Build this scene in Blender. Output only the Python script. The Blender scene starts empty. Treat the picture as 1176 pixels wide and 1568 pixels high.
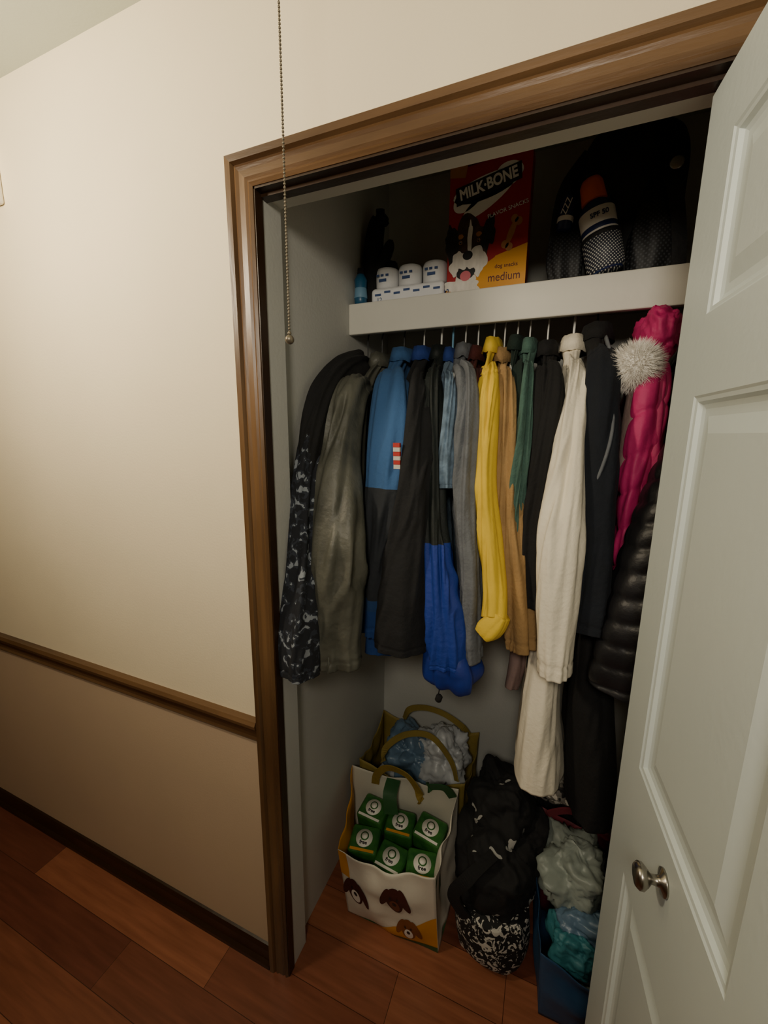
import bpy, math, random
from mathutils import Matrix, Vector, noise
random.seed(7)
S=1176.0; f=620.0
C=Vector((0,-0.75,1.565))
R=Matrix.Rotation(math.radians(22.2),3,'Z')@Matrix.Rotation(math.radians(90-10.86),3,'X')@Matrix.Rotation(math.radians(0.55),3,'Z')
cam=bpy.data.cameras.new('camera'); co=bpy.data.objects.new('camera',cam); bpy.context.collection.objects.link(co)
co.matrix_world=Matrix.Translation(C)@R.to_4x4()
cam.sensor_fit='HORIZONTAL'; cam.sensor_width=36; cam.lens=36*f/S; cam.clip_start=0.01
bpy.context.scene.camera=co
# ---------------------------------------------------------------- helpers
def lin(h):
    h=h.lstrip('#'); o=[]
    for i in (0,2,4):
        c=int(h[i:i+2],16)/255
        o.append(c/12.92 if c<=.04045 else ((c+.055)/1.055)**2.4)
    return (*o,1)
def base_mat(name,rough=.7,metal=0,sheen=0,coat=0):
    m=bpy.data.materials.new(name); m.use_nodes=True; nt=m.node_tree; b=nt.nodes['Principled BSDF']
    b.inputs['Roughness'].default_value=rough; b.inputs['Metallic'].default_value=metal
    if sheen: b.inputs['Sheen Weight'].default_value=sheen
    if coat: b.inputs['Coat Weight'].default_value=coat
    return m,nt,b
def add_bump(nt,b,vec,bump,bscale):
    n2=nt.nodes.new('ShaderNodeTexNoise'); n2.inputs['Scale'].default_value=bscale; n2.inputs['Detail'].default_value=4
    nt.links.new(vec,n2.inputs['Vector'])
    bp=nt.nodes.new('ShaderNodeBump'); bp.inputs['Strength'].default_value=bump; bp.inputs['Distance'].default_value=.01
    nt.links.new(n2.outputs['Fac'],bp.inputs['Height']); nt.links.new(bp.outputs[0],b.inputs['Normal'])
def mat(name,col,rough=.7,var=.12,scale=12,bump=.1,bscale=60,metal=0,col2=None,stretch=(1,1,1),sheen=0,coat=0,lo=.3,hi=.7):
    m,nt,b=base_mat(name,rough,metal,sheen,coat)
    tc=nt.nodes.new('ShaderNodeTexCoord'); mp=nt.nodes.new('ShaderNodeMapping'); mp.inputs['Scale'].default_value=stretch
    nt.links.new(tc.outputs['Object'],mp.inputs['Vector'])
    n=nt.nodes.new('ShaderNodeTexNoise'); n.inputs['Scale'].default_value=scale; n.inputs['Detail'].default_value=5
    nt.links.new(mp.outputs[0],n.inputs['Vector'])
    r=nt.nodes.new('ShaderNodeValToRGB'); c=lin(col)
    r.color_ramp.elements[0].position=lo; r.color_ramp.elements[1].position=hi
    a=lin(col2) if col2 else tuple(x*(1-var*2) for x in c[:3])+(1,)
    r.color_ramp.elements[0].color=a; r.color_ramp.elements[1].color=c
    nt.links.new(n.outputs['Fac'],r.inputs[0]); nt.links.new(r.outputs[0],b.inputs['Base Color'])
    if bump: add_bump(nt,b,mp.outputs[0],bump,bscale)
    return m
def zmat(name,stops,rough=.8,z0=.4,z1=2.0):
    """fabric colour blocks by height: stops=[(z,hex)...] ascending"""
    m,nt,b=base_mat(name,rough)
    tc=nt.nodes.new('ShaderNodeTexCoord'); sp=nt.nodes.new('ShaderNodeSeparateXYZ'); nt.links.new(tc.outputs['Object'],sp.inputs[0])
    mr=nt.nodes.new('ShaderNodeMapRange'); mr.inputs[1].default_value=z0; mr.inputs[2].default_value=z1; nt.links.new(sp.outputs['Z'],mr.inputs[0])
    r=nt.nodes.new('ShaderNodeValToRGB'); r.color_ramp.interpolation='CONSTANT'
    els=r.color_ramp.elements
    for i,(z,h) in enumerate(stops):
        p=max(0,(z-z0)/(z1-z0))
        if i<2: e=els[i]; e.position=p
        else: e=els.new(p)
        e.color=lin(h)
    nt.links.new(mr.outputs[0],r.inputs[0]); nt.links.new(r.outputs[0],b.inputs['Base Color'])
    add_bump(nt,b,tc.outputs['Object'],.25,70)
    return m
def spots(name,base,spot,scale,th,rough=.8,stretch=(1,1,1),mid=None,dist=.6,band=.1):
    m,nt,b=base_mat(name,rough)
    tc=nt.nodes.new('ShaderNodeTexCoord'); mp=nt.nodes.new('ShaderNodeMapping'); mp.inputs['Scale'].default_value=stretch
    nt.links.new(tc.outputs['Object'],mp.inputs['Vector'])
    n=nt.nodes.new('ShaderNodeTexNoise'); n.inputs['Scale'].default_value=scale; n.inputs['Detail'].default_value=2; n.inputs['Distortion'].default_value=dist
    nt.links.new(mp.outputs[0],n.inputs['Vector'])
    r=nt.nodes.new('ShaderNodeValToRGB'); r.color_ramp.interpolation='CONSTANT'; e=r.color_ramp.elements
    e[0].position=0; e[0].color=lin(base); e[1].position=th; e[1].color=lin(spot)
    if mid: x=e.new(th-band); x.color=lin(mid)
    nt.links.new(n.outputs['Fac'],r.inputs[0]); nt.links.new(r.outputs[0],b.inputs['Base Color'])
    add_bump(nt,b,mp.outputs[0],.2,60)
    return m
def mesh(name,v,fc,m=None,parent=None,smooth=False):
    me=bpy.data.meshes.new(name); me.from_pydata([tuple(x) for x in v],[],fc); me.update()
    o=bpy.data.objects.new(name,me); bpy.context.collection.objects.link(o)
    if m: me.materials.append(m)
    if parent: o.parent=parent
    if smooth:
        for p in me.polygons: p.use_smooth=True
    return o
def bev(o,w,s=2):
    md=o.modifiers.new('b','BEVEL'); md.width=w; md.segments=s; md.limit_method='ANGLE'; return o
def box(name,x0,x1,y0,y1,z0,z1,m,parent=None,b=0):
    v=[(x,y,z) for x in(x0,x1) for y in(y0,y1) for z in(z0,z1)]
    fc=[(0,1,3,2),(4,6,7,5),(0,4,5,1),(2,3,7,6),(0,2,6,4),(1,5,7,3)]
    o=mesh(name,v,fc,m,parent)
    if b: bev(o,b)
    return o
def empty(name,loc=(0,0,0)):
    e=bpy.data.objects.new(name,None); bpy.context.collection.objects.link(e); e.location=loc; e.empty_display_size=.05; return e
def sweep(name,stations,m,parent=None,caps=True,smooth=False):
    n=len(stations[0]); v=[p for s in stations for p in s]; fc=[]
    for i in range(len(stations)-1):
        for j in range(n):
            k=(j+1)%n; fc.append((i*n+j,i*n+k,(i+1)*n+k,(i+1)*n+j))
    if caps: fc+= [tuple(reversed(range(n))),tuple(range((len(stations)-1)*n,len(stations)*n))]
    return mesh(name,v,fc,m,parent,smooth)
def cr_(P,t):
    n=len(P)-1; i=min(int(t*n),n-1); u=t*n-i
    g=lambda k:P[max(0,min(n,k))]
    a,b,c,d=g(i-1),g(i),g(i+1),g(i+2)
    return [0.5*((2*b[k])+(-a[k]+c[k])*u+(2*a[k]-5*b[k]+4*c[k]-d[k])*u*u+(-a[k]+3*b[k]-3*c[k]+d[k])*u**3) for k in range(len(b))]
def wr(cs,sn,L,seed,fold,crease):
    a=noise.noise(Vector((cs*1.2+seed,sn*1.2,L*2.2)))
    b=1-3*(noise.noise(Vector((cs*1.5+seed*2,sn*1.5,L*2.6+cs)))**2*4+.02)**.5
    d=fold*(a*1.4+b*.28-.2)
    if crease:
        nn=noise.noise(Vector((cs*1.0+seed*3,sn*1.0+L*4,L*7+cs*2.6)))
        c=1-3.0*(nn*nn+.004)**.5
        mk=min(1,max(0,noise.noise(Vector((seed,L*4,cs*.7)))*2.5+.35))
        d+=crease*max(c,-.6)*mk
    return d
def tube(name,pts,m,parent=None,n=28,seg=50,fold=.0,crease=.0,seed=0,openend=False,quilt=0,power=1,seam=None,ringseams=()):
    """pts: (x,y,z,ra,rb): ra half-width along X, rb half-width across; Catmull-Rom loft with cloth folds"""
    st=[]; ns=seg
    ctr=[cr_(pts,i/ns) for i in range(ns+1)]
    L=0
    for i,c in enumerate(ctr):
        p=Vector(c[:3]); q0=Vector(ctr[max(0,i-1)][:3]); q1=Vector(ctr[min(ns,i+1)][:3]); T=(q1-q0).normalized()
        A=Vector((1,0,0)) if abs(T.x)<.9 else Vector((0,1,0))
        A=(A-T*A.dot(T)).normalized(); B=T.cross(A)
        if i: L+=(p-Vector(ctr[i-1][:3])).length
        ring=[]
        for j in range(n):
            th=2*math.pi*j/n; cs,sn=math.cos(th),math.sin(th)
            d=wr(cs,sn,L,seed,fold,crease) if fold else 0
            if seam is not None and j in seam: d-=.0022
            if i in ringseams: d-=.0025
            if quilt: 
                d+=.009*(abs(math.sin(math.pi*(L+.02*cs+.01*noise.noise(Vector((cs,sn,L*6))))/quilt))**.35-.85)
            ca=math.copysign(abs(cs)**power,cs); sa=math.copysign(abs(sn)**power,sn)
            ring.append(p+A*(ca*(c[3]+d))+B*(sa*(c[4]+d)))
        st.append(ring)
    if openend:
        cc=Vector(ctr[-1][:3]); up=(Vector(ctr[-2][:3])-cc).normalized()
        st.append([cc+(q-cc)*.93-up*.001 for q in st[-1]]); st.append([cc+(q-cc)*.88+up*.04 for q in st[-2]])
    return sweep(name,st,m,parent,True,True)
def lathe(name,prof,m,parent=None,base=(0,0,0),axis=(0,0,1),n=32,sx=1,mats=None):
    T=Vector(axis).normalized(); A=Vector((1,0,0)) if abs(T.x)<.8 else Vector((0,1,0)); A=(A-T*A.dot(T)).normalized(); B=T.cross(A)
    st=[[Vector(base)+T*h+A*(r*sx*math.cos(2*math.pi*j/n))+B*(r*math.sin(2*math.pi*j/n)) for j in range(n)] for r,h in prof]
    return sweep(name,st,m,parent,True,True)
def blob(name,c,r,m,parent=None,amp=.15,fr=3,seed=0,nu=72,nv=44,p=.8,flat=None,fr2=3,amp2=.04,ax=(1,1,1)):
    v=[];fc=[]
    for i in range(nv+1):
        ph=math.pi*i/nv
        for j in range(nu):
            th=2*math.pi*j/nu
            d=Vector((math.sin(ph)*math.cos(th),math.sin(ph)*math.sin(th),math.cos(ph)))
            k=1+amp*noise.noise(d*fr*.6+Vector((seed,seed*.7,0)))*1.6
            for o in range(3):
                k+=amp2*(1-3*abs(noise.noise(Vector((d.x*ax[0],d.y*ax[1],d.z*ax[2]))*fr2*1.9**o+Vector((seed,3,o)))))/1.7**o
            q=Vector([math.copysign(abs(x)**p,x) for x in d])
            q=Vector((q.x*r[0]*k,q.y*r[1]*k,q.z*r[2]*k))+Vector(c)
            if flat is not None and q.z<flat: q.z=flat
            v.append(q)
    for i in range(nv):
        for j in range(nu):
            k=(j+1)%nu; fc.append((i*nu+j,(i+1)*nu+j,(i+1)*nu+k,i*nu+k))
    return mesh(name,v,fc,m,parent,True)
def strap(name,pts,w,th,wdir,m,parent=None,seg=40):
    st=[]; W=Vector(wdir).normalized()
    ctr=[Vector(cr_(pts,i/seg)) for i in range(seg+1)]
    for i,p in enumerate(ctr):
        T=(ctr[min(seg,i+1)]-ctr[max(0,i-1)]).normalized(); Wd=(W-T*W.dot(T)).normalized(); Nn=T.cross(Wd)
        st.append([p+Wd*w/2+Nn*th/2,p-Wd*w/2+Nn*th/2,p-Wd*w/2-Nn*th/2,p+Wd*w/2-Nn*th/2])
    return sweep(name,st,m,parent)
def disc(fn,name,cu,cv,ru,rv,m,parent,off,n=28,rings=4,a0=0,pts=None,wob=0):
    v=[fn(cu,cv,off)]; fc=[]
    for k in range(1,rings+1):
        for j in range(n):
            a=2*math.pi*j/n; s=k/rings*(1+wob*noise.noise(Vector((math.cos(a)*2+cu*9,math.sin(a)*2,cv*7))))
            x=ru*math.cos(a)*s; z=rv*math.sin(a)*s
            v.append(fn(cu+x*math.cos(a0)-z*math.sin(a0),cv+x*math.sin(a0)+z*math.cos(a0),off))
    for j in range(n): fc.append((0,1+j,1+(j+1)%n))
    for k in range(rings-1):
        for j in range(n):
            a=1+k*n; b=a+n; fc.append((a+j,b+j,b+(j+1)%n,a+(j+1)%n))
    return mesh(name,v,fc,m,parent)
def quadp(fn,name,pts,m,parent,off,n=6):
    v=[];fc=[]
    for i in range(n+1):
        for j in range(n+1):
            s,t=i/n,j/n
            u=(pts[0][0]*(1-s)+pts[1][0]*s)*(1-t)+(pts[3][0]*(1-s)+pts[2][0]*s)*t
            w=(pts[0][1]*(1-s)+pts[1][1]*s)*(1-t)+(pts[3][1]*(1-s)+pts[2][1]*s)*t
            v.append(fn(u,w,off))
    for i in range(n):
        for j in range(n):
            a=i*(n+1)+j; fc.append((a,a+n+1,a+n+2,a+1))
    return mesh(name,v,fc,m,parent)
def text(name,s,loc,size,m,parent,rot=(math.pi/2,0,0),ext=.0004,bold=0,sx=1):
    c=bpy.data.curves.new(name,'FONT'); c.body=s; c.size=size; c.extrude=ext; c.offset=bold; c.align_x='CENTER'; c.align_y='CENTER'
    c.materials.append(m); o=bpy.data.objects.new(name,c); bpy.context.collection.objects.link(o); o.location=loc; o.rotation_euler=rot; o.scale=(sx,1,1); o.parent=parent; return o
# ---------------------------------------------------------------- materials
M={}
M['wall']=mat('wall_paint','#F2E4C6',.75,.03,3,.05,180)
M['walllow']=mat('wall_lower','#CDB598',.7,.03,3,.05,180)  # darker tan below the chair rail
M['ceil']=mat('ceiling_paint','#C6CCBE',.85,.02,4,.05,150)
M['closet']=mat('closet_paint','#C3C4BF',.7,.04,4,.08,120)
M['white']=mat('door_paint','#DAE4E2',.4,.02,5,.04,90)
M['shelf']=mat('shelf_paint','#DAD8CE',.5,.03,6,.05,60)
M['wood']=mat('stained_wood','#785A3A',.36,.1,14,.12,60,col2='#402A18',stretch=(1,1,.12))
M['woodh']=mat('stained_wood_h','#735638',.36,.1,14,.12,60,col2='#402A18',stretch=(.12,1,1))
M['wooddk']=mat('stained_wood_dark','#33200F',.4,.1,14,.1,60,stretch=(.5,1,.3))
M['steel']=mat('brushed_nickel','#A9A49B',.28,.05,20,.0,60,metal=1)
def floor_mat():
    m,nt,b=base_mat('laminate_floor',.33)
    tc=nt.nodes.new('ShaderNodeTexCoord'); br=nt.nodes.new('ShaderNodeTexBrick')
    nt.links.new(tc.outputs['Object'],br.inputs['Vector'])
    br.inputs['Scale'].default_value=1; br.inputs['Brick Width'].default_value=.80; br.inputs['Row Height'].default_value=.125; br.inputs['Mortar Size'].default_value=.0008
    br.inputs['Color1'].default_value=lin('#A8694A'); br.inputs['Color2'].default_value=lin('#6A382C'); br.inputs['Mortar'].default_value=lin('#3A1E12'); br.offset=.37
    mp=nt.nodes.new('ShaderNodeMapping'); mp.inputs['Scale'].default_value=(1.2,16,1); nt.links.new(tc.outputs['Object'],mp.inputs[0])
    n=nt.nodes.new('ShaderNodeTexNoise'); n.inputs['Scale'].default_value=4; n.inputs['Detail'].default_value=8; nt.links.new(mp.outputs[0],n.inputs['Vector'])
    mx=nt.nodes.new('ShaderNodeMix'); mx.data_type='RGBA'; mx.blend_type='MULTIPLY'; mx.inputs[0].default_value=.6
    r=nt.nodes.new('ShaderNodeValToRGB'); r.color_ramp.elements[0].position=.3;r.color_ramp.elements[1].position=.7;r.color_ramp.elements[0].color=(.45,.4,.38,1)
    nt.links.new(n.outputs['Fac'],r.inputs[0]); nt.links.new(br.outputs['Color'],mx.inputs[6]); nt.links.new(r.outputs[0],mx.inputs[7]); nt.links.new(mx.outputs[2],b.inputs['Base Color'])
    return m
M['floor']=floor_mat()
# ---------------------------------------------------------------- room shell
XL,XR=-.59,.30; ZT=2.045; WT=.078; HY=-2.1; X0,X1=-3.6,2.2; H=2.44
CX0,CX1,CY=-.615,.46,.78
box('floor',X0,X1,HY-.1,CY+.1,-.06,0,M['floor'])
box('ceiling',X0-.1,X1+.1,HY-.1,CY+.1,H,H+.06,M['ceil'])
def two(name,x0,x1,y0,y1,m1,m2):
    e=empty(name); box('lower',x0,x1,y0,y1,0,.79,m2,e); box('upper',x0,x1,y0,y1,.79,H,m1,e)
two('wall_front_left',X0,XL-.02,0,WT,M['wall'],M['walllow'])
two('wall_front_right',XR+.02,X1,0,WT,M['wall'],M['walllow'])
box('wall_header',XL-.02,XR+.02,0,WT,ZT+.02,H,M['wall'])
hb=mat('hall_dark','#8A7458',.7,.1,3,.05,60)  # unseen hall walls, toned dark to cut the light they bounce
box('wall_hall_back',X0,X1,HY-.1,HY,0,H,hb)
box('wall_hall_left',X0-.1,X0,HY-.1,WT,0,H,hb)
box('wall_hall_right',X1,X1+.1,HY-.1,WT,0,H,hb)
box('wall_closet_left',CX0-.08,CX0,WT,CY+.08,0,H,M['closet'])
box('wall_closet_right',CX1,CX1+.08,WT,CY+.08,0,H,M['closet'])
box('wall_closet_back',CX0,CX1,CY,CY+.08,0,H,M['closet'])
box('trim_jamb_left',XL-.025,XL,.002,WT+.003,0,ZT,M['closet'])
box('trim_jamb_right',XR,XR+.025,.002,WT+.003,0,ZT,M['closet'])
box('trim_jamb_head',XL-.02,XR+.02,.002,WT+.003,ZT,ZT+.02,M['shelf'])
prof=[(0,0),(0,-.010),(.006,-.014),(.012,-.010),(.017,-.013),(.030,-.013),(.036,-.016),(.042,-.013),(.046,-.020),(.058,-.021),(.062,-.016),(.062,0)]
def casing():
    st=[[(XL-w,d,0) for w,d in prof],[(XL-w,d,ZT+w) for w,d in prof],[(XR+w,d,ZT+w) for w,d in prof],[(XR+w,d,0) for w,d in prof]]
    e=empty('trim_casing')
    sweep('casing_left',st[0:2],M['wood'],e); sweep('casing_head',st[1:3],M['woodh'],e); sweep('casing_right',st[2:4],M['wood'],e)
    box('reveal_left',XL-.004,XL+.003,-.008,.016,0,ZT,M['wooddk'],e); box('reveal_head',XL,XR,-.008,.016,ZT-.004,ZT+.003,M['wooddk'],e)
casing()
def rail(name,x0,x1,pr,y=0,s=-1,m=None):
    return sweep(name,[[(x0,y+s*d,z) for d,z in pr],[(x1,y+s*d,z) for d,z in pr]],m or M['woodh'])
cr=[(0,.764),(.008,.764),(.012,.771),(.009,.778),(.010,.795),(.014,.802),(.022,.810),(.024,.820),(.018,.829),(.0,.830)]
rail('trim_chair_rail',X0,XL-.062,cr); rail('trim_chair_rail.001',XR+.062,X1,cr)
bb=[(0,0),(.020,0),(.020,.012),(.012,.022),(.011,.055),(.006,.068),(0,.07)]
rail('baseboard_front_left',X0,XL-.062,bb,m=M['wooddk']); rail('baseboard_front_right',XR+.062,X1,bb,m=M['wooddk']); rail('baseboard_hall_back',X0,X1,bb,HY,1,m=M['wooddk'])
sh=empty('closet_shelf')
box('board',CX0,CX1,.470,CY,1.94,1.955,M['shelf'],sh); bev(box('lip',CX0,CX1,.452,.470,1.868,1.957,M['shelf'],sh),.003)
RZ=1.905
lathe('closet_rod',[(.013,0),(.013,CX1-CX0)],M['steel'],None,(CX0,.52,RZ),(1,0,0),20)
# ---------------------------------------------------------------- door
def leaf(name,p0,ang,w,th,parent):
    cu,su=math.cos(ang),math.sin(ang)
    U_=Vector((cu,su,0)); N=Vector((-su,cu,0))
    zs=[.012,.20,.82,1.03,1.62,1.725,1.94,2.03]; pan={(1,1),(1,3),(1,5)}; us=[0,.09,w-.09,w]
    v=[];fc=[]
    def P(u,z,n): v.append(Vector(p0)+U_*u+N*n+Vector((0,0,z))); return len(v)-1
    for sgn in (1,-1):
        off=th/2
        for i in range(3):
            for j in range(7):
                a,b,c,d=us[i],us[i+1],zs[j],zs[j+1]
                if (i,j) in pan:
                    prev=None
                    for ins,dep in ((0,0),(.003,.002),(.008,.003),(.012,.008),(.018,.010),(.028,.010),(.05,.004)):
                        q=[P(a+ins,c+ins,sgn*(off-dep)),P(b-ins,c+ins,sgn*(off-dep)),P(b-ins,d-ins,sgn*(off-dep)),P(a+ins,d-ins,sgn*(off-dep))]
                        if prev:
                            for k in range(4): fc.append((prev[k],prev[(k+1)%4],q[(k+1)%4],q[k]))
                        prev=q
                    fc.append(tuple(prev))
                else:
                    fc.append((P(a,c,sgn*off),P(b,c,sgn*off),P(b,d,sgn*off),P(a,d,sgn*off)))
    for (u0,z0,u1,z1) in ((0,zs[0],0,zs[-1]),(w,zs[0],w,zs[-1]),(0,zs[0],w,zs[0]),(0,zs[-1],w,zs[-1])):
        if u0==u1: fc.append((P(u0,z0,-th/2),P(u0,z0,th/2),P(u0,z1,th/2),P(u0,z1,-th/2)))
        else: fc.append((P(u0,z0,-th/2),P(u1,z0,-th/2),P(u1,z0,th/2),P(u0,z0,th/2)))
    return mesh(name,v,fc,M['white'],parent)
dr=empty('door_1')
A=Vector((.185,.035,0)); ang=math.radians(-90+4.3); w=.475
leaf('lead_leaf',A,ang,w,.034,dr)
leaf('pivot_leaf',Vector((.272,.03,0)),math.radians(-90-2.5),w,.034,dr)
box('track',XL,XR,.012,.034,ZT-.010,ZT-.001,M['wooddk'],dr)
kN=Vector((-math.sin(ang),math.cos(ang),0)); kN=-kN if kN.x>0 else kN
kb=A+Vector((math.cos(ang),math.sin(ang),0))*.235+kN*.017+Vector((0,0,.98))
lathe('knob',[(.017,0),(.017,.003),(.007,.006),(.006,.016),(.012,.021),(.0165,.026),(.0165,.031),(.013,.035),(.004,.037)],M['steel'],dr,kb,kN)
# ---------------------------------------------------------------- pull chain
def chain():
    v=[];fc=[]
    def sph(c,r,nu,nv):
        b=len(v)
        for i in range(nv+1):
            for j in range(nu):
                ph=math.pi*i/nv; th=2*math.pi*j/nu; v.append((c[0]+r*math.sin(ph)*math.cos(th),c[1]+r*math.sin(ph)*math.sin(th),c[2]+r*math.cos(ph)))
        for i in range(nv):
            for j in range(nu):
                k=(j+1)%nu; fc.append((b+i*nu+j,b+(i+1)*nu+j,b+(i+1)*nu+k,b+i*nu+k))
    x,y=-.382,-.2; z=2.438
    while z>1.715: sph((x,y,z),.0019,8,5); z-=.0046
    sph((x,y,1.705),.0068,20,12); sph((x,y,1.714),.003,12,8)
    b=len(v); 
    for zz in (2.439,1.705):
        for j in range(6): v.append((x+.0006*math.cos(j*math.pi/3),y+.0006*math.sin(j*math.pi/3),zz))
    for j in range(6): fc.append((b+j,b+(j+1)%6,b+6+(j+1)%6,b+6+j))
    mesh('pull_chain',v,fc,mat('chain_nickel','#7F7666',.4,.05,20,0,60,metal=.6),None,True)
chain()
wc=empty('wall_chime_box'); box('case',-1.64,-1.422,-.045,0,2.165,2.30,mat('chime_plastic','#E8E4DA',.5,.02,5,0),wc,.006); box('face',-1.63,-1.432,-.048,-.044,2.175,2.29,mat('chime_edge','#55534E',.5,.02,5,0),wc,.002)
# ---------------------------------------------------------------- garments
hangw=mat('hanger_plastic','#E4E4E0',.35,.02,5,0); hangb=mat('hanger_plastic_blue','#6FA6C8',.35,.02,5,0); hangk=mat('hanger_plastic_dark','#2B2B2B',.4,.02,5,0)
PROF=[(.012,.046,.80),(-.004,.058,.9),(-.022,.08,.78),(-.045,.115,.66),(-.078,.155,.72),(-.125,.19,.9),(-.3,.20,1.0),(-.6,.20,1.05)]
def garment(name,neck,low,hem,ht,m,sleeve,msl=None,hw=1,hm=hangw,seed=0,back=True,fold=.014,crease=.007,quilt=0,hook=True,cuff=True,collar=True,mcol=None,hr=.0022,skirt=None,msk=None):
    e=empty(name)
    nx,ny,nz=neck
    pts=[]
    def X(z): 
        t=min(1,max(0,(nz-z)/.8)); return nx+(low-nx)*t
    for dz,hy,k in PROF:
        z=nz+dz
        if z>hem+.1: pts.append((X(z),ny,z,ht*k,hy*hw))
    pts.append((X(hem),ny,hem,ht*1.1,.205*hw))
    tube('body',pts,m,e,80,110,fold,crease*.7,seed,True,quilt,.8)
    if skirt: tube('skirt',skirt,msk or m,e,80,60,fold*1.1,crease*.6,seed+2,True,quilt,.85)
    s=list(sleeve); a=s[0]; s[0]=(a[0],a[1],a[2]-.012,a[3]*.8,a[4]*.7)
    tube('sleeve_front',s,msl or m,e,80,130,fold*.8,crease,seed+5,True,quilt,.88,seam=(52,) if not quilt else None,ringseams=() if quilt else ((18,124) if cuff else (18,)))
    if collar:
        st=[]; nn=40
        for j in range(nn+1):
            th=2*math.pi*j/nn; cx=nx+ht*.85*math.cos(th); cy=ny+.056*math.sin(th); o=Vector((math.cos(th)*.010,math.sin(th)*.012,0)); b=.004*noise.noise(Vector((math.cos(th)*2,math.sin(th)*2,seed)))
            base=Vector((cx,cy,nz))
            st.append([base+Vector((0,0,.022+b)),base+o*.5+Vector((0,0,.024+b)),base+o*1.6+Vector((0,0,-.018+b*2)),base+o*1.1+Vector((0,0,-.018+b*2))])
        sweep('collar',st,mcol or m,e,False,True)
    if back:
        zb=sleeve[-1][2]
        tube('sleeve_back',[(nx,ny+.16,nz-.1,.025,.04),(X(1.5),ny+.195,1.5,.03,.04),(X(1.3),ny+.2,zb+.1,.03,.036)],msl or m,e,30,50,fold*.6,crease,seed+9,True,quilt)
    if hook:
        hp=[]
        for k in range(11):
            a=math.radians(200-k*22); hp.append((nx,ny+.0175*math.cos(a),RZ+.0005+.0175*math.sin(a)))
        hp+= [(nx,ny+.004,RZ-.03),(nx,ny,RZ-.05),(nx,ny,nz+.0)]
        tube('hanger_hook',[(a,b,c,hr,hr) for a,b,c in hp],hm,e,8,50)
        tube('hanger_arms',[(nx,ny-.17*hw,nz-.10,.004,.004),(nx,ny-.09*hw,nz-.05,.005,.005),(nx,ny,nz-.01,.005,.005),(nx,ny+.09*hw,nz-.05,.005,.005),(nx,ny+.17*hw,nz-.10,.004,.004)],hm,e,8,24)
    return e
F={}
F['camo']=spots('camo_fabric','#181B22','#858C94',46,.61,.9,mid='#2C313B',band=.09)
F['black']=mat('black_fabric','#131315',.9,.2,20,.25,80)
F['black2']=mat('charcoal_fabric','#1B1C1F',.9,.2,20,.25,80)
F['olive']=mat('olive_leather','#64645A',.5,.3,7,.3,45,col2='#3A3B34')
F['blue']=zmat('blue_block_fabric',[(0,'#163A74'),(1.10,'#1E3F6C'),(1.13,'#24282E'),(1.43,'#355C8C'),(1.9,'#355C8C')],.9)
F['green']=zmat('green_block_fabric',[(0,'#18368F'),(1.30,'#101817'),(1.9,'#101817')],.7)
F['royal']=mat('royal_nylon','#1A3694',.55,.2,10,.2,40)
F['denim']=mat('light_denim','#7890A8',.9,.3,30,.3,120)
F['grey']=mat('grey_fleece','#6E7278',.95,.15,20,.3,120)
F['maroon']=mat('maroon_knit','#4E1D1A',.9,.15,20,.3,120)
F['yellow']=mat('yellow_fabric','#E8C43C',.8,.08,12,.2,60)
F['tan']=mat('tan_canvas','#A58456',.9,.12,14,.3,90)
F['teal']=mat('teal_fleece','#4C6C62',.95,.15,20,.3,120)
F['dgreen']=mat('dark_green_fleece','#142822',.95,.15,20,.3,120)
F['cream']=mat('cream_wool','#F0E8D4',.9,.04,14,.2,100)
F['navy']=mat('navy_wool','#121822',.95,.15,20,.25,100)
F['pink']=mat('pink_nylon','#C8246E',.6,.15,10,.25,40)
F['puffer']=mat('black_nylon','#1C1C20',.42,.15,10,.2,40)
F['fur']=mat('white_fur','#F4F0E8',.9,.05,40,0)
F['mauve']=mat('mauve_fabric','#8E7672',.9,.1,20,.2,90)
F['ltblue']=mat('blue_collar_fabric','#213F88',.85,.1,20,.2,90)
NY=.52
garment('camouflage_jacket',(-.580,NY,1.78),-.575,1.02,.024,F['black'],[(-.578,.36,1.70,.022,.045),(-.576,.26,1.63,.026,.05),(-.572,.15,1.50,.032,.048),(-.562,.09,1.25,.040,.050),(-.555,.05,1.08,.049,.055),(-.548,.04,.965,.050,.052)],F['camo'],seed=1,hm=hangk)
garment('leather_jacket',(-.530,NY,1.79),-.50,1.0,.028,F['olive'],[(-.520,.37,1.71,.030,.05),(-.510,.27,1.655,.044,.06),(-.502,.20,1.50,.055,.07),(-.491,.14,1.30,.068,.07),(-.485,.13,1.12,.064,.066),(-.480,.12,.965,.050,.052)],seed=2,hm=hangk,fold=.013,crease=.015)
hj=bpy.data.objects['camouflage_jacket']
tube('hood_drape',[(-.570,.46,1.775,.028,.05),(-.568,.33,1.735,.034,.052),(-.570,.235,1.665,.037,.055),(-.574,.175,1.56,.036,.050),(-.576,.155,1.47,.030,.044)],F['black'],hj,72,60,.010,.006,31,True,0,.9)
garment('blue_jacket',(-.455,NY,1.80),-.43,.955,.032,F['blue'],[(-.440,.38,1.735,.030,.045),(-.410,.31,1.68,.050,.055),(-.395,.25,1.55,.068,.06),(-.398,.235,1.42,.064,.06),(-.410,.23,1.2,.050,.06),(-.418,.23,1.02,.042,.055)],seed=3,hm=hangk,fold=.015,crease=.010,skirt=[(-.43,.32,1.10,.035,.08),(-.425,.30,1.02,.050,.09),(-.420,.29,.945,.058,.09)])
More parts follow.
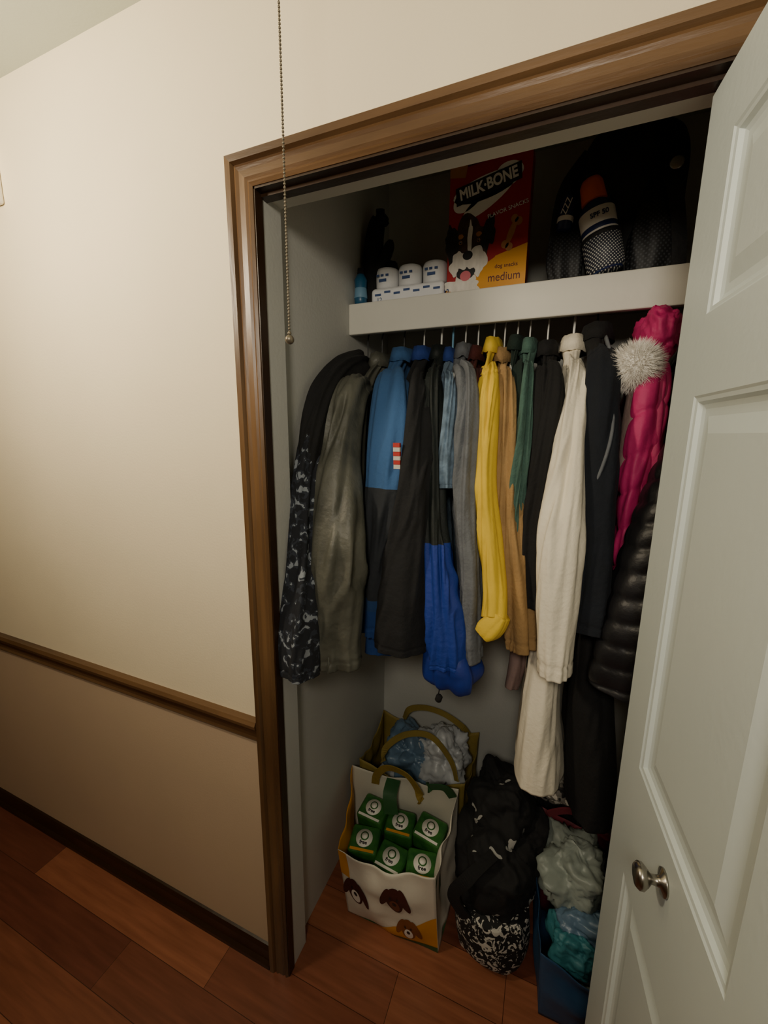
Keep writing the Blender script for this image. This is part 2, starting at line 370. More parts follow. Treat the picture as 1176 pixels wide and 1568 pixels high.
garment('black_rain_jacket',(-.390,NY,1.80),-.34,1.0,.026,F['black2'],[(-.365,.39,1.725,.020,.045),(-.334,.31,1.67,.027,.055),(-.318,.25,1.52,.040,.06),(-.318,.22,1.34,.055,.065),(-.326,.20,1.14,.068,.07),(-.33,.20,1.01,.074,.068)],seed=4,mcol=F['ltblue'],fold=.014,crease=.009)
garment('colorblock_windbreaker',(-.335,NY,1.80),-.25,1.0,.022,F['green'],[(-.32,.40,1.73,.018,.04),(-.300,.33,1.69,.023,.05),(-.277,.28,1.50,.026,.05),(-.258,.24,1.34,.030,.05),(-.232,.21,1.18,.042,.055),(-.210,.20,1.05,.05,.055),(-.205,.20,.985,.05,.052)],seed=5,crease=.010,fold=.015,hr=.0032)
garment('denim_jacket',(-.30,NY,1.79),-.235,1.1,.018,F['denim'],[(-.285,.40,1.73,.015,.04),(-.252,.33,1.67,.022,.045),(-.245,.30,1.60,.026,.045),(-.243,.28,1.50,.026,.042),(-.238,.27,1.43,.024,.038)],seed=6,hm=hangb,mcol=F['ltblue'],crease=.007,hr=.0032)
garment('grey_fleece_jacket',(-.262,NY,1.80),-.18,1.05,.022,F['grey'],[(-.25,.40,1.745,.018,.045),(-.210,.33,1.68,.025,.05),(-.198,.29,1.55,.032,.05),(-.19,.26,1.38,.033,.048),(-.168,.24,1.20,.030,.045),(-.155,.235,1.00,.038,.048)],seed=7,crease=.008)
garment('maroon_cardigan',(-.225,NY,1.79),-.16,1.1,.016,F['maroon'],[(-.21,.42,1.73,.016,.04),(-.185,.36,1.68,.018,.04),(-.17,.34,1.5,.018,.04),(-.165,.34,1.2,.018,.04)],seed=8)
garment('yellow_jacket',(-.180,NY,1.81),-.11,1.1,.020,F['yellow'],[(-.170,.42,1.75,.019,.04),(-.158,.35,1.68,.026,.05),(-.152,.31,1.58,.030,.05),(-.141,.27,1.44,.025,.045),(-.122,.25,1.32,.026,.045),(-.100,.22,1.20,.025,.042),(-.095,.19,1.135,.026,.04)],seed=9,cuff=False,crease=.007,fold=.011)
garment('tan_work_jacket',(-.150,NY,1.78),-.06,1.06,.022,F['tan'],[(-.138,.42,1.735,.018,.045),(-.116,.37,1.68,.026,.05),(-.102,.32,1.52,.036,.05),(-.088,.30,1.38,.037,.05),(-.052,.27,1.20,.037,.05),(-.032,.26,1.04,.044,.048)],seed=10,crease=.007)
garment('dark_green_fleece_jacket',(-.115,NY,1.81),-.06,1.1,.020,F['dgreen'],[(-.10,.43,1.74,.018,.045),(-.088,.38,1.69,.018,.045),(-.075,.36,1.5,.018,.045),(-.06,.36,1.2,.018,.04)],seed=11)
garment('teal_fleece_jacket',(-.082,NY,1.80),-.03,1.0,.020,F['teal'],[(-.076,.42,1.75,.016,.04),(-.066,.35,1.68,.021,.045),(-.063,.31,1.55,.022,.045),(-.066,.30,1.40,.019,.04),(-.06,.34,1.1,.016,.04)],seed=12)
garment('black_wool_coat',(-.035,NY,1.79),.0,.95,.026,F['black'],[(-.03,.42,1.735,.026,.05),(-.018,.35,1.67,.038,.055),(-.018,.31,1.50,.046,.055),(-.024,.29,1.33,.044,.05),(-.01,.28,1.15,.036,.05)],seed=13)
garment('cream_coat',(.030,NY,1.80),.035,.75,.028,F['cream'],[(.032,.46,1.76,.019,.035),(.038,.38,1.69,.024,.045),(.034,.29,1.54,.034,.05),(.033,.22,1.36,.047,.055),(.038,.19,1.22,.045,.05),(.047,.18,1.030,.038,.044)],seed=14,fold=.010,crease=.007,hr=.0032,skirt=[(.03,.40,1.15,.03,.08),(.025,.36,1.0,.045,.10),(.026,.33,.84,.058,.11),(.034,.32,.665,.070,.115)])
garment('navy_overcoat',(.085,NY,1.825),.14,.65,.034,F['black'],[(.085,.45,1.775,.027,.05),(.095,.36,1.69,.038,.055),(.10,.30,1.50,.045,.055),(.108,.25,1.30,.044,.055),(.112,.22,1.13,.040,.048)],F['navy'],seed=15,hm=hangk,fold=.011,crease=.005,skirt=[(.12,.40,1.2,.04,.10),(.14,.38,1.0,.050,.12),(.155,.36,.80,.058,.12),(.17,.36,.58,.064,.12)])
garment('pink_winter_jacket',(.205,NY,1.80),.22,1.0,.034,F['pink'],[(.205,.44,1.77,.033,.05),(.197,.38,1.70,.036,.05),(.195,.35,1.59,.040,.045),(.188,.34,1.40,.038,.045),(.183,.33,1.25,.034,.04)],seed=16,crease=.014,fold=.012,collar=False,quilt=.085)
garment('black_puffer_jacket',(.31,NY,1.75),.27,.98,.04,F['puffer'],[(.31,.42,1.68,.03,.05),(.29,.34,1.60,.04,.06),(.254,.26,1.48,.056,.065),(.226,.22,1.32,.069,.068),(.208,.20,1.15,.080,.068),(.198,.20,1.02,.082,.064)],seed=17,quilt=.05,crease=.004,fold=.008,cuff=False)
garment('dark_parka',(.37,NY,1.80),.37,.9,.04,F['navy'],[(.37,.40,1.74,.04,.05),(.365,.32,1.66,.045,.05),(.36,.29,1.3,.045,.05),(.36,.29,1.1,.04,.05)],seed=18)
yj=bpy.data.objects['yellow_jacket']
tube('cuff_folded',[(-.078,.178,1.152,.022,.028),(-.092,.176,1.130,.030,.034),(-.106,.172,1.110,.031,.034),(-.116,.170,1.098,.024,.028)],F['yellow'],yj,40,24,.006,.004,3,True)
bj=bpy.data.objects['black_rain_jacket']
pm=mat('patch_red','#B83028',.7,.05,5,0); pw=mat('patch_white','#D0CABE',.7,.05,5,0)
for k in range(7):
    z=1.545-k*.0105; box('patch',-.357,-.340,.178+k*.0012,.187+k*.0012,z-.0105,z,pm if k%2==0 else pw,bj)
wj=bpy.data.objects['colorblock_windbreaker']
tube('hem_bunch',[(-.235,.28,1.03,.045,.06),(-.212,.23,.99,.066,.07),(-.20,.215,.95,.078,.062),(-.197,.22,.930,.060,.045)],F['royal'],wj,72,40,.016,.012,8,True)
tube('drawcord',[(-.225,.2,.93,.0015,.0015),(-.225,.2,.90,.0015,.0015),(-.228,.2,.885,.0015,.0015)],F['black'],wj,6,10)
lathe('toggle',[(.006,0),(.009,.003),(.009,.016),(.005,.02)],F['black'],wj,(-.228,.2,.868),(0.3,0,1),16)
pk=bpy.data.objects['pink_winter_jacket']
blob('hood',(.208,.45,1.80),(.042,.09,.058),F['pink'],pk,.15,2.5,4,amp2=.07,fr2=2.5)
def fur(c,r,m,parent,n=4200):
    v=[];fc=[]
    for i in range(n):
        z=1-2*(i+.5)/n; th=i*2.39996; s=math.sqrt(1-z*z); d=Vector((s*math.cos(th),s*math.sin(th),z))
        d2=(d+Vector((random.gauss(0,.2),random.gauss(0,.2),random.gauss(-.08,.2)))).normalized()
        b=Vector(c)+d*r*.5; t=Vector(c)+d2*r*random.uniform(.85,1.12)
        a=d.orthogonal().normalized()*.0012; q=d.cross(a).normalized()*.0012
        k=len(v); v+= [b+a,b-a*.5+q,b-a*.5-q,t]; fc+= [(k,k+1,k+3),(k+1,k+2,k+3),(k+2,k,k+3)]
    mesh('fur_pompom',v,fc,m,parent)
    blob('fur_core',c,(r*.66,)*3,m,parent,.05)
fur((.160,.345,1.720),.059,F['fur'],pk)
tube('lining',[(.160,.36,1.67,.012,.03),(.158,.35,1.58,.017,.03),(.153,.35,1.48,.011,.02)],F['mauve'],pk,30,24,.006,.003,2)
tube('mauve_scarf',[(-.045,.42,1.10,.02,.03),(-.045,.36,.95,.024,.03),(-.055,.34,.87,.020,.025)],F['mauve'],None,30,24,.006,.004,2)
tube('hanging_strap',[(.10,.42,1.80,.004,.008),(.112,.34,1.72,.004,.008),(.118,.27,1.58,.004,.008),(.098,.24,1.48,.004,.008),(.08,.27,1.45,.004,.008)],F['grey'],None,8,30)
# ---------------------------------------------------------------- shelf items
SZ=1.9565
tb=empty('dog_treat_box')
red=mat('box_red','#A8161F',.4,.04,5,0); redd=mat('box_dark_red','#5A0C13',.4,.04,5,0); yel=mat('box_yellow','#E39C1E',.4,.04,5,0); wh=mat('print_white','#F2EEE6',.45,.02,5,0); bk=mat('print_black','#141416',.5,.02,5,0); brn=mat('print_brown','#241610',.6,.3,40,0,col2='#4A3020'); pkk=mat('print_pink','#D8707A',.5,.05,5,0); tanp=mat('print_tan','#B87A44',.5,.1,30,0)
furp=mat('print_fur_white','#EFE9DF',.6,.12,60,0,stretch=(1,1,.4))
bx0,bx1,bz0,bz1,by=-.321,-.104,SZ,2.305,.50
box('carton',bx0,bx1,by,by+.075,bz0,bz1,red,tb,.0015)
fnb=lambda u,v,o:Vector((bx0+u*(bx1-bx0),by-o,bz0+v*(bz1-bz0)))
quadp(fnb,'top_dark_strip',[(0,.92),(1,.98),(1,1),(0,1)],redd,tb,.0006,1)  # darker red strip along the carton top
quadp(fnb,'yellow_band',[(.42,0),(1,0),(1,.33),(.62,.27)],yel,tb,.0008,1)
quadp(fnb,'yellow_band_b',[(.0,0),(.45,0),(.64,.27),(.0,.05)],yel,tb,.0009,1)
quadp(fnb,'tan_corner',[(.0,.88),(.2,.86),(.24,1),(.0,1)],tanp,tb,.0009,1)
disc(fnb,'logo_cloud',.47,.77,.42,.085,wh,tb,.0011,a0=.12); disc(fnb,'logo_cloud',.25,.72,.2,.09,wh,tb,.0011,a0=.3); disc(fnb,'logo_cloud',.74,.84,.16,.07,wh,tb,.0011)
disc(fnb,'logo_cloud',.50,.69,.34,.07,wh,tb,.0011,a0=.35)
quadp(fnb,'logo_plate',[(.10,.665),(.89,.775),(.87,.895),(.08,.795)],bk,tb,.0016,1)
text('logo_text','MILK·BONE',fnb(.485,.783,.0022),.038,wh,tb,rot=(math.pi/2,math.radians(-12),0),bold=.0012,sx=.80)
text('size_text','medium',fnb(.74,.11,.002),.030,redd,tb,sx=.9)
text('size_text_small','dog snacks',fnb(.76,.19,.002),.014,redd,tb)
disc(fnb,'biscuit_bar',.80,.42,.10,.035,tanp,tb,.0014,a0=1.0)
for q in ((.73,.34),(.78,.32),(.83,.51),(.88,.49)): disc(fnb,'biscuit_lobe',q[0],q[1],.045,.03,tanp,tb,.0015)
text('flavor_text','FLAVOR SNACKS',fnb(.74,.585,.002),.014,wh,tb,rot=(math.pi/2,math.radians(-12),0))
disc(fnb,'dog_chest',.22,.06,.24,.075,furp,tb,.0015,wob=.5,n=60)
disc(fnb,'dog_head',.28,.37,.28,.20,brn,tb,.0018,wob=.35,n=60)
disc(fnb,'dog_ear',.06,.40,.08,.14,bk,tb,.0019,a0=.3,wob=.4,n=40); disc(fnb,'dog_ear',.52,.45,.08,.13,bk,tb,.0019,a0=-.3,wob=.4,n=40)
disc(fnb,'dog_blaze',.29,.43,.03,.12,furp,tb,.0022,wob=.4)
disc(fnb,'dog_brow_tan',.17,.445,.035,.018,tanp,tb,.0022,wob=.3); disc(fnb,'dog_brow_tan',.40,.445,.035,.018,tanp,tb,.0022,wob=.3)
disc(fnb,'dog_cheek',.17,.24,.13,.10,furp,tb,.0021,wob=.5,n=50); disc(fnb,'dog_cheek',.38,.25,.14,.11,furp,tb,.0021,wob=.5,n=50)
disc(fnb,'dog_jaw',.25,.12,.14,.07,furp,tb,.0021,wob=.3)
disc(fnb,'dog_mouth',.25,.175,.12,.052,bk,tb,.0025,wob=.2); disc(fnb,'dog_tongue',.25,.15,.07,.038,pkk,tb,.0028)
disc(fnb,'dog_muzzle',.21,.255,.085,.055,furp,tb,.003,wob=.25); disc(fnb,'dog_muzzle',.33,.255,.085,.055,furp,tb,.0031,wob=.25); disc(fnb,'dog_nose',.27,.30,.065,.034,bk,tb,.0034)
for u in (.17,.40): disc(fnb,'dog_eye_rim',u,.40,.03,.02,bk,tb,.0026); disc(fnb,'dog_eye',u,.40,.022,.015,tanp,tb,.0028); disc(fnb,'dog_eye_pupil',u,.40,.015,.012,bk,tb,.003); disc(fnb,'dog_eye_glint',u+.005,.404,.004,.003,wh,tb,.0034)
tp=empty('paper_roll_pack'); tpw=mat('paper_white','#E9EAEC',.6,.04,20,.1,60); tpb=mat('print_blue','#3C5486',.5,.1,20,0); tpc=mat('cardboard_core','#B8B2A8',.8)
bev(box('wrap',-.560,-.328,.495,.60,SZ,2.008,tpw,tp),.012,4)
for k,x in enumerate((-.520,-.444,-.366)):
    lathe('roll',[(.012,0),(.030,0),(.036,.006),(.037,.05),(.034,.058),(.026,.060),(.012,.057)],tpw,tp,(x,.537,2.008),(0,0,1),28)
    lathe('roll_core',[(.011,0),(.011,.057)],tpc,tp,(x,.537,2.008),(0,0,1),20)
    box('print',x-.014,x+.010,.4985,.5002,2.025,2.033,tpb,tp)
    for q in (-.022,-.008,.008): box('print',x+q,x+q+.009,.4985-.0005,.5002,2.040,2.046,tpb,tp)
for k in range(7):
    x=-.545+k*.031; box('print',x,x+.020,.4935,.4952,1.984+(k%2)*.006,1.990+(k%2)*.006,tpb,tp)
for x in (-.56,-.35): text('pack_text','12',(x+.03,.4945,1.972),.018,tpb,tp)
gl=empty('winter_gloves')
tube('glove',[(-.575,.53,SZ+.002,.028,.03),(-.577,.54,2.03,.030,.035),(-.575,.54,2.10,.032,.04),(-.570,.54,2.17,.030,.035),(-.556,.54,2.215,.024,.028),(-.530,.54,2.205,.014,.02)],F['black'],gl,40,40,.006,.004,2)
tube('thumb',[(-.56,.53,2.06,.02,.025),(-.530,.53,2.10,.019,.02),(-.512,.53,2.135,.016,.018),(-.508,.53,2.15,.008,.008)],F['black'],gl,30,20,.004,.002,3)
tube('cuff',[(-.52,.56,SZ+.002,.03,.03),(-.52,.56,2.07,.03,.03),(-.515,.56,2.10,.02,.02)],F['black'],gl,30,20,.004,.002,3)
sp_=empty('detergent_bottle'); spm=mat('teal_plastic_bottle','#235A7C',.35,.05,20,0); lathe('body',[(.014,0),(.019,.003),(.020,.02),(.018,.05),(.020,.075),(.012,.09),(.009,.093)],spm,sp_,(-.590,.487,SZ+.001)); lathe('cap',[(.010,.092),(.011,.094),(.010,.108),(.004,.11)],F['black'],sp_,(-.590,.487,SZ+.001)); lathe('label',[(.0206,.022),(.0208,.023),(.0188,.05),(.0184,.051)],mat('label_lightblue','#6A94B0',.5,.05,20,0),sp_,(-.590,.487,SZ+.001))
bp=empty('backpack'); bpm=mat('backpack_nylon','#1A1B1E',.7,.2,14,.3,60)
def meshmat(name,a,b_,sc=120):
    m,nt,b=base_mat(name,.6)
    tc=nt.nodes.new('ShaderNodeTexCoord'); sp=nt.nodes.new('ShaderNodeSeparateXYZ'); cb=nt.nodes.new('ShaderNodeCombineXYZ'); nt.links.new(tc.outputs['Object'],sp.inputs[0]); nt.links.new(sp.outputs['X'],cb.inputs['X']); nt.links.new(sp.outputs['Z'],cb.inputs['Y'])
    mp=nt.nodes.new('ShaderNodeMapping'); mp.inputs['Rotation'].default_value=(0,0,.785); nt.links.new(cb.outputs[0],mp.inputs[0])
    ck=nt.nodes.new('ShaderNodeTexVoronoi'); ck.voronoi_dimensions='2D'; ck.inputs['Scale'].default_value=sc; ck.inputs['Randomness'].default_value=.0; nt.links.new(mp.outputs[0],ck.inputs['Vector'])
    r=nt.nodes.new('ShaderNodeValToRGB'); r.color_ramp.elements[0].position=.22; r.color_ramp.elements[1].position=.32; r.color_ramp.elements[0].color=lin(a); r.color_ramp.elements[1].color=lin(b_)
    nt.links.new(ck.outputs['Distance'],r.inputs[0]); nt.links.new(r.outputs[0],b.inputs['Base Color']); return m
netd=meshmat('pocket_mesh','#3A3C40','#151619',130); netl=meshmat('pocket_mesh_filled','#D0D0C8','#262A38',180)
tube('main_body',[(.11,.625,SZ+.004,.14,.10),(.11,.625,2.0,.160,.115),(.11,.625,2.12,.160,.115),(.12,.63,2.24,.145,.105),(.12,.64,2.32,.10,.08),(.12,.65,2.35,.04,.04)],bpm,bp,72,70,.016,.012,5,power=.75)
tube('side_pocket_left',[(.0,.535,SZ+.004,.037,.03),(-.008,.53,2.02,.046,.035),(-.006,.535,2.08,.042,.03),(.0,.55,2.11,.034,.02)],netd,bp,50,30,.008,.004,4,power=.8)
tube('side_pocket_right',[(.185,.525,SZ+.004,.05,.03),(.190,.52,2.03,.060,.035),(.19,.525,2.10,.052,.03),(.19,.54,2.13,.036,.02)],netd,bp,50,30,.008,.004,6,power=.8)
tube('front_flap',[(.10,.53,2.10,.05,.03),(.11,.52,2.20,.085,.035),(.11,.54,2.28,.08,.04),(.12,.58,2.33,.04,.03)],bpm,bp,60,40,.014,.010,7)
strap('strap',[(-.03,.53,1.99),(-.035,.515,2.10),(-.02,.53,2.20),(.03,.57,2.29)],.03,.006,(1,0,0),bpm,bp)
strap('strap',[(.20,.49,2.16),(.215,.485,2.13),(.235,.49,2.04),(.245,.50,1.97)],.03,.006,(1,0,0),bpm,bp)
strap('top_handle',[(.06,.56,2.30),(.09,.53,2.345),(.14,.53,2.345),(.17,.56,2.30)],.022,.006,(0,1,0),bpm,bp)
lathe('buckle_ring',[(.012,0),(.015,.002),(.015,.006),(.012,.008)],M['steel'],bp,(.21,.475,2.175),(0,-1,.2),20)
bt=empty('sunscreen_bottle'); ax=Vector((-.24,.02,.93)).normalized(); b0=Vector((.092,.485,SZ+.008))
org=mat('cap_orange','#E8662A',.4,.05,10,0); nvy=mat('bottle_navy','#1E2E5C',.35,.05,10,0)
lathe('body',[(.02,0),(.036,.003),(.040,.02),(.040,.14),(.036,.16),(.022,.172),(.022,.18)],nvy,bt,b0,ax,32)
lathe('cap',[(.027,.172),(.029,.175),(.026,.215),(.021,.225),(.006,.228)],org,bt,b0,ax,32)
lathe('label',[(.0402,.088),(.0408,.089),(.0408,.145),(.0402,.146)],wh,bt,b0,ax,32)
lathe('label_stripe',[(.0409,.097),(.0411,.098),(.0411,.108),(.0409,.109)],nvy,bt,b0,ax,32)
lathe('mesh_pocket',[(.0,-.002),(.030,-.001),(.043,.012),(.044,.080),(.0425,.083)],netl,bt,b0,ax,32)
lathe('elastic',[(.0425,.080),(.0455,.082),(.0455,.090),(.0425,.092)],bpm,bt,b0,ax,32)
pos=b0+ax*.128
text('label_text','SPF 50',pos+Vector((0,-.0418,0)),.015,nvy,bt,rot=(math.pi/2,math.radians(-14),0),bold=.0004)
sb=empty('small_bottle'); ax2=Vector((.1,0,1)).normalized(); b1=Vector((-.018,.505,2.085))
lathe('body',[(.01,0),(.018,.003),(.019,.05),(.018,.075),(.010,.082),(.004,.083)],nvy,sb,b1,ax2,20); lathe('label',[(.0192,.02),(.0196,.021),(.0196,.03),(.0192,.031)],wh,sb,b1,ax2,20)
text('label_text','ZZZ',b1+Vector((.004,-.0205,.05)),.02,wh,sb,rot=(math.pi/2,math.radians(-70),0))
# ---------------------------------------------------------------- floor items
def patch(p00,p10,p11,p01,bulge,sag=0):
    p00,p10,p11,p01=[Vector(p) for p in (p00,p10,p11,p01)]
    nrm=(p10-p00).cross(p01-p00).normalized()
    def fn(u,v,o=0):
        p=(p00*(1-u)+p10*u)*(1-v)+(p01*(1-u)+p11*u)*v
        su=math.sin(math.pi*min(1,max(0,u))); sv=math.sin(math.pi*min(1,max(0,v)))
        b=bulge*su*sv**.7+su*.022*noise.noise(Vector((u*3.5+bulge*90,v*3.2,bulge*100)))*(v*.8+.4)
        p=p+Vector((0,0,-sag*su*v+.012*su*v*noise.noise(Vector((u*5,bulge*77,0)))))
        return p+nrm*(b+o)
    return fn
def panel(fn,name,m,parent,n=36):
    o=quadp(fn,name,[(0,0),(1,0),(1,1),(0,1)],m,parent,0,n)
    for p in o.data.polygons: p.use_smooth=True
    s=o.modifiers.new('s','SOLIDIFY'); s.thickness=.0012; s.offset=0
    return o
bag=empty('shopping_bag')
FL,FR,BR,BL=(-.505,.205,.002),(-.20,.215,.002),(-.19,.41,.002),(-.585,.40,.002)
FLt,FRt,BRt,BLt=(-.520,.170,.285),(-.212,.180,.320),(-.20,.435,.385),(-.598,.425,.345)
bagw=mat('bag_white','#DCD6C8',.5,.03,10,.1,30); bago=mat('bag_orange','#D9941F',.5,.06,10,.1,30); bagg=mat('bag_green','#2E5B34',.5,.1,10,.1,30); bagin=mat('bag_lining','#CFCBBC',.6,.05,10,.1,30)
sides={'front_panel':(FL,FR,FRt,FLt,bagw,.018,.025),'right_gusset':(FR,BR,BRt,FRt,bagw,-.03,.03),'back_panel':(BR,BL,BLt,BRt,bagin,.008,.02),'left_gusset':(BL,FL,FLt,BLt,bago,-.025,.03)}
fns={}
for k,(a,b,c,d,m,bu,sg) in sides.items():
    fn=patch(a,b,c,d,bu,sg); fns[k]=fn; panel(fn,k,m,bag)
mesh('base',[FL,FR,BR,BL],[(0,1,2,3)],bagg,bag)
ff=fns['front_panel']
quadp(ff,'yellow_print',[(.30,.0),(1,.0),(1,.48),(.55,.20)],bago,bag,.002,20)
quadp(ff,'green_print',[(.50,.0),(1,.0),(1,.07),(.60,.05)],bagg,bag,.0028,10)
quadp(ff,'orange_top_stripe',[(.0,.66),(.10,.64),(.09,1.0),(.0,1.0)],bago,bag,.002,8)
choc=mat('print_chocolate','#4A2018',.6,.1); fawn=mat('print_fawn','#7A4630',.6,.1); cara=mat('print_caramel','#8A5228',.6,.1)
def dogprint(cu,cv,s,m1,m2):
    k=1.35
    disc(ff,'printed_dog_head',cu,cv,.075*s,.12*s*k,m1,bag,.003); disc(ff,'printed_dog_ear',cu-.085*s,cv+.02,.032*s,.10*s*k,m1,bag,.0034,a0=-.3); disc(ff,'printed_dog_ear',cu+.085*s,cv+.02,.032*s,.10*s*k,m1,bag,.0034,a0=.3)
    disc(ff,'printed_dog_muzzle',cu,cv-.06*s,.045*s,.06*s*k,m2,bag,.0038); disc(ff,'printed_dog_nose',cu,cv-.03*s,.018*s,.02*s*k,bk,bag,.0044)
    for q in (-.03,.03): disc(ff,'printed_dog_eye',cu+q*s,cv+.04*s,.010*s,.013*s*k,bk,bag,.0044)
dogprint(.60,.66,1.2,choc,fawn); dogprint(.15,.48,1.15,choc,wh); dogprint(.72,.26,1.0,cara,wh)
strap('handle_back',[(-.50,.415,.31),(-.485,.40,.37),(-.44,.39,.42),(-.37,.38,.425),(-.33,.39,.37),(-.325,.41,.31)],.028,.003,(0,-.3,1),mat('strap_yellow','#9A8030',.7,.1,20,.2,80),bag)
strap('handle_side',[(-.43,.42,.35),(-.425,.37,.33),(-.41,.35,.28)],.05,.003,(1,0,0),bagg,bag)
strap('handle_front',[(-.30,.415,.37),(-.29,.39,.40),(-.24,.40,.405),(-.215,.42,.36)],.03,.003,(0,-.3,1),bagg,bag)
fp=empty('food_packages'); fg=mat('package_green','#3D7A34',.4,.12,30,.15,40,col2='#245528')
for k,(x,y,z,rz) in enumerate([(-.475,.275,.205,.15),(-.375,.265,.190,-.1),(-.275,.270,.205,.2),(-.48,.365,.235,-.1),(-.38,.36,.225,.1),(-.275,.365,.240,-.15),(-.27,.285,.125,.1),(-.45,.30,.12,.1),(-.36,.32,.05,.2)]):
    e=box('package',-.049,.049,-.043,.043,-.035,.035,fg,fp); bev(e,.010,3); e.location=(x,y,z); e.rotation_euler=(.15,.04*(k%3-1),rz)
    Mx=Matrix.Translation((x,y,z))@e.rotation_euler.to_matrix().to_4x4()
    def pc(n,dx,dy,r,h,m):
        c=lathe(n,[(r,0),(r,.0006)],m,fp,(0,0,0),(0,0,1),28); c.matrix_local=Mx@Matrix.Translation((dx,dy,h))
    pc('package_logo',.0,.0,.028,.0352,wh); pc('package_logo_ring',0,.006,.014,.0360,fg); pc('package_logo_centre',0,.006,.010,.0367,wh)
    t=text('package_text','free',(0,0,0),.016,bk,fp,bold=.0004); t.matrix_local=Mx@Matrix.Translation((0,-.014,.0362))
    bx=box('package_print',-.04,.04,-.040,-.032,.0350,.0356,wh if k%2 else yel,fp); bx.matrix_local=Mx
t2=empty('tote_bag'); tot=mat('tote_tan','#96823E',.7,.1,12,.2,50); pl=mat('plastic_bag_white','#C8CCD0',.35,.1,8,.2,30); plb=mat('plastic_bag_blue','#6A86A0',.35,.15,8,.2,30)
a,b,c,d=(-.58,.48,.002),(-.20,.50,.002),(-.19,.73,.002),(-.59,.73,.002)
at,bt_,ct,dt=(-.59,.47,.34),(-.19,.49,.36),(-.18,.74,.38),(-.60,.74,.36)
for nm,(p,q,r_,s_) in {'front':(a,b,bt_,at),'right':(b,c,ct,bt_),'back':(c,d,dt,ct),'left':(d,a,at,dt)}.items():
    panel(patch(p,q,r_,s_,.012,.05),nm,tot,t2,24)
strap('handle',[(-.50,.49,.34),(-.49,.50,.40),(-.42,.52,.46),(-.33,.54,.465),(-.25,.52,.41),(-.22,.50,.35)],.025,.003,(0,0,1),tot,t2)
strap('handle',[(-.50,.73,.35),(-.47,.71,.42),(-.40,.70,.455),(-.32,.70,.45),(-.25,.71,.41),(-.22,.73,.36)],.025,.003,(0,0,1),tot,t2)
blob('plastic_bag',(-.30,.61,.34),(.09,.09,.09),pl,t2,.3,3,1,amp2=.09,fr2=4); blob('plastic_bag_blue',(-.42,.60,.31),(.09,.09,.09),plb,t2,.3,3,5,amp2=.09,fr2=4); blob('plastic_bag_low',(-.38,.61,.15),(.17,.10,.14),pl,t2,.1,3,9)
pb=empty('patterned_duffel_bag'); pt1=spots('black_floral','#141416','#A9A9A4',13,.63,.85,dist=.5); pt2=spots('black_leaf_print','#121214','#C4C0B8',42,.55,.8,dist=2.0)
tube('bag_lower',[(-.065,.37,.003,.085,.13),(-.06,.37,.04,.112,.162),(-.06,.37,.12,.122,.172),(-.06,.37,.18,.116,.166)],pt2,pb,72,30,.012,.008,3,power=.75)
blob('fabric_pile',(-.06,.38,.255),(.118,.150,.125),pt1,pb,.2,2.5,4,96,60,.8,None,2.6,.05)
blob('fabric_pile_top',(-.065,.45,.375),(.095,.11,.10),pt1,pb,.25,2.5,9,80,50,.85,None,2.6,.06)
blob('fabric_fold',(.015,.42,.30),(.075,.10,.09),F['black'],pb,.25,2.5,2,72,44,.85,None,2.6,.06)
strap('handle',[(-.12,.22,.17),(-.16,.20,.26),(-.12,.21,.33),(-.06,.27,.37)],.035,.006,(1,0,.3),F['black'],pb)
gb=empty('recycling_bag'); blu=mat('bag_blue','#2A5078',.5,.2,8,.2,30); tl=mat('teal_plastic','#3A7E88',.5,.15,10,.2,30); mrn=mat('bag_maroon','#6A2530',.6,.1,10,.2,30); gy=mat('plastic_grey','#9AA49C',.4,.2,8,.2,30)
a,b,c,d=(.09,.19,.002),(.37,.19,.002),(.37,.47,.002),(.075,.46,.002)
at,bt_,ct,dt=(.078,.17,.24),(.40,.17,.24),(.40,.50,.38),(.062,.48,.38)
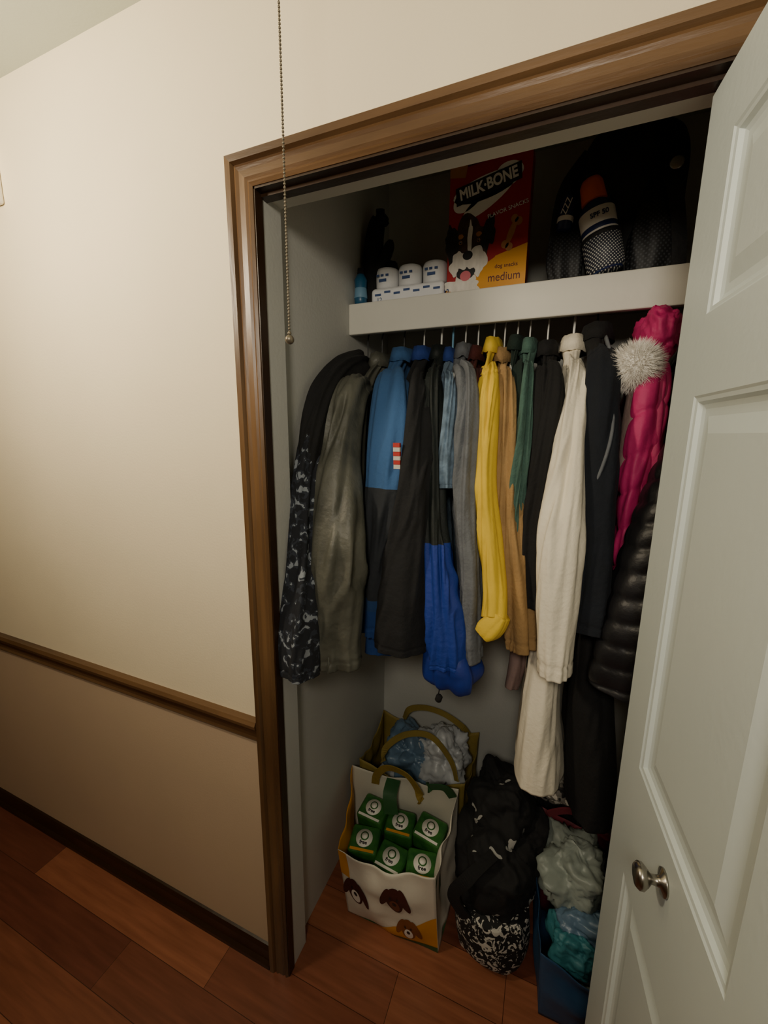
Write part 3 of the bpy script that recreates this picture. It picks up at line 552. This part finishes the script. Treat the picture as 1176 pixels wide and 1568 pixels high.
for nm,(p,q,r_,s_) in {'front':(a,b,bt_,at),'right':(b,c,ct,bt_),'back':(c,d,dt,ct),'left':(d,a,at,dt)}.items():
    panel(patch(p,q,r_,s_,.01,.04),nm,blu if nm!='back' else mrn,gb,24)
mesh('base',[a,b,c,d],[(0,1,2,3)],blu,gb)
blob('crumpled_grey',(.16,.37,.31),(.09,.10,.075),gy,gb,.3,3,3,amp2=.09,fr2=4); blob('crumpled_teal',(.16,.235,.225),(.055,.05,.05),tl,gb,.3,3,6,amp2=.09,fr2=4)
blob('crumpled_blue',(.20,.275,.24),(.08,.06,.06),plb,gb,.3,3,8,amp2=.09,fr2=4); blob('crumpled_dark',(.30,.36,.28),(.08,.1,.1),F['black'],gb,.2,3,8); blob('filling',(.23,.33,.12),(.12,.12,.10),gy,gb,.1,3,8)
strap('maroon_handle',[(.08,.44,.40),(.14,.45,.425),(.24,.46,.42),(.34,.47,.40)],.02,.006,(0,0,1),mrn,gb)
sc=empty('print_scarf'); blob('drape',(.09,.52,.455),(.085,.07,.04),spots('scarf_print','#17171A','#B9B4AA',26,.6,.8,mid='#6A6660'),sc,.25,2.5,3,72,44,.85,None,2.6,.06)
tube('drape_fall',[(.12,.58,.44,.06,.04),(.12,.62,.25,.07,.05),(.12,.64,.004,.07,.06)],F['black'],sc,40,30,.01,.006,4)
# ---------------------------------------------------------------- lights
def area(name,loc,size,power,col,target):
    l=bpy.data.lights.new(name,'AREA'); l.shape='DISK'; l.size=size; l.energy=power; l.color=col; o=bpy.data.objects.new(name,l); o.location=loc
    o.rotation_euler=(Vector(target)-Vector(loc)).to_track_quat('-Z','Y').to_euler(); bpy.context.collection.objects.link(o)
area('hall_lamp',(-1.25,-.75,2.15),.2,13.5,(1,.84,.60),(-1.05,0,2.12))
area('fill_light',(.0,-1.35,2.02),.30,11.5,(1,.90,.73),(-.05,.3,1.95))  # unseen fill behind the camera, added to brighten shelf items and coats
w_=bpy.data.worlds.new('w'); bpy.context.scene.world=w_; w_.use_nodes=True; w_.node_tree.nodes['Background'].inputs[0].default_value=(.5,.45,.4,1); w_.node_tree.nodes['Background'].inputs[1].default_value=.05
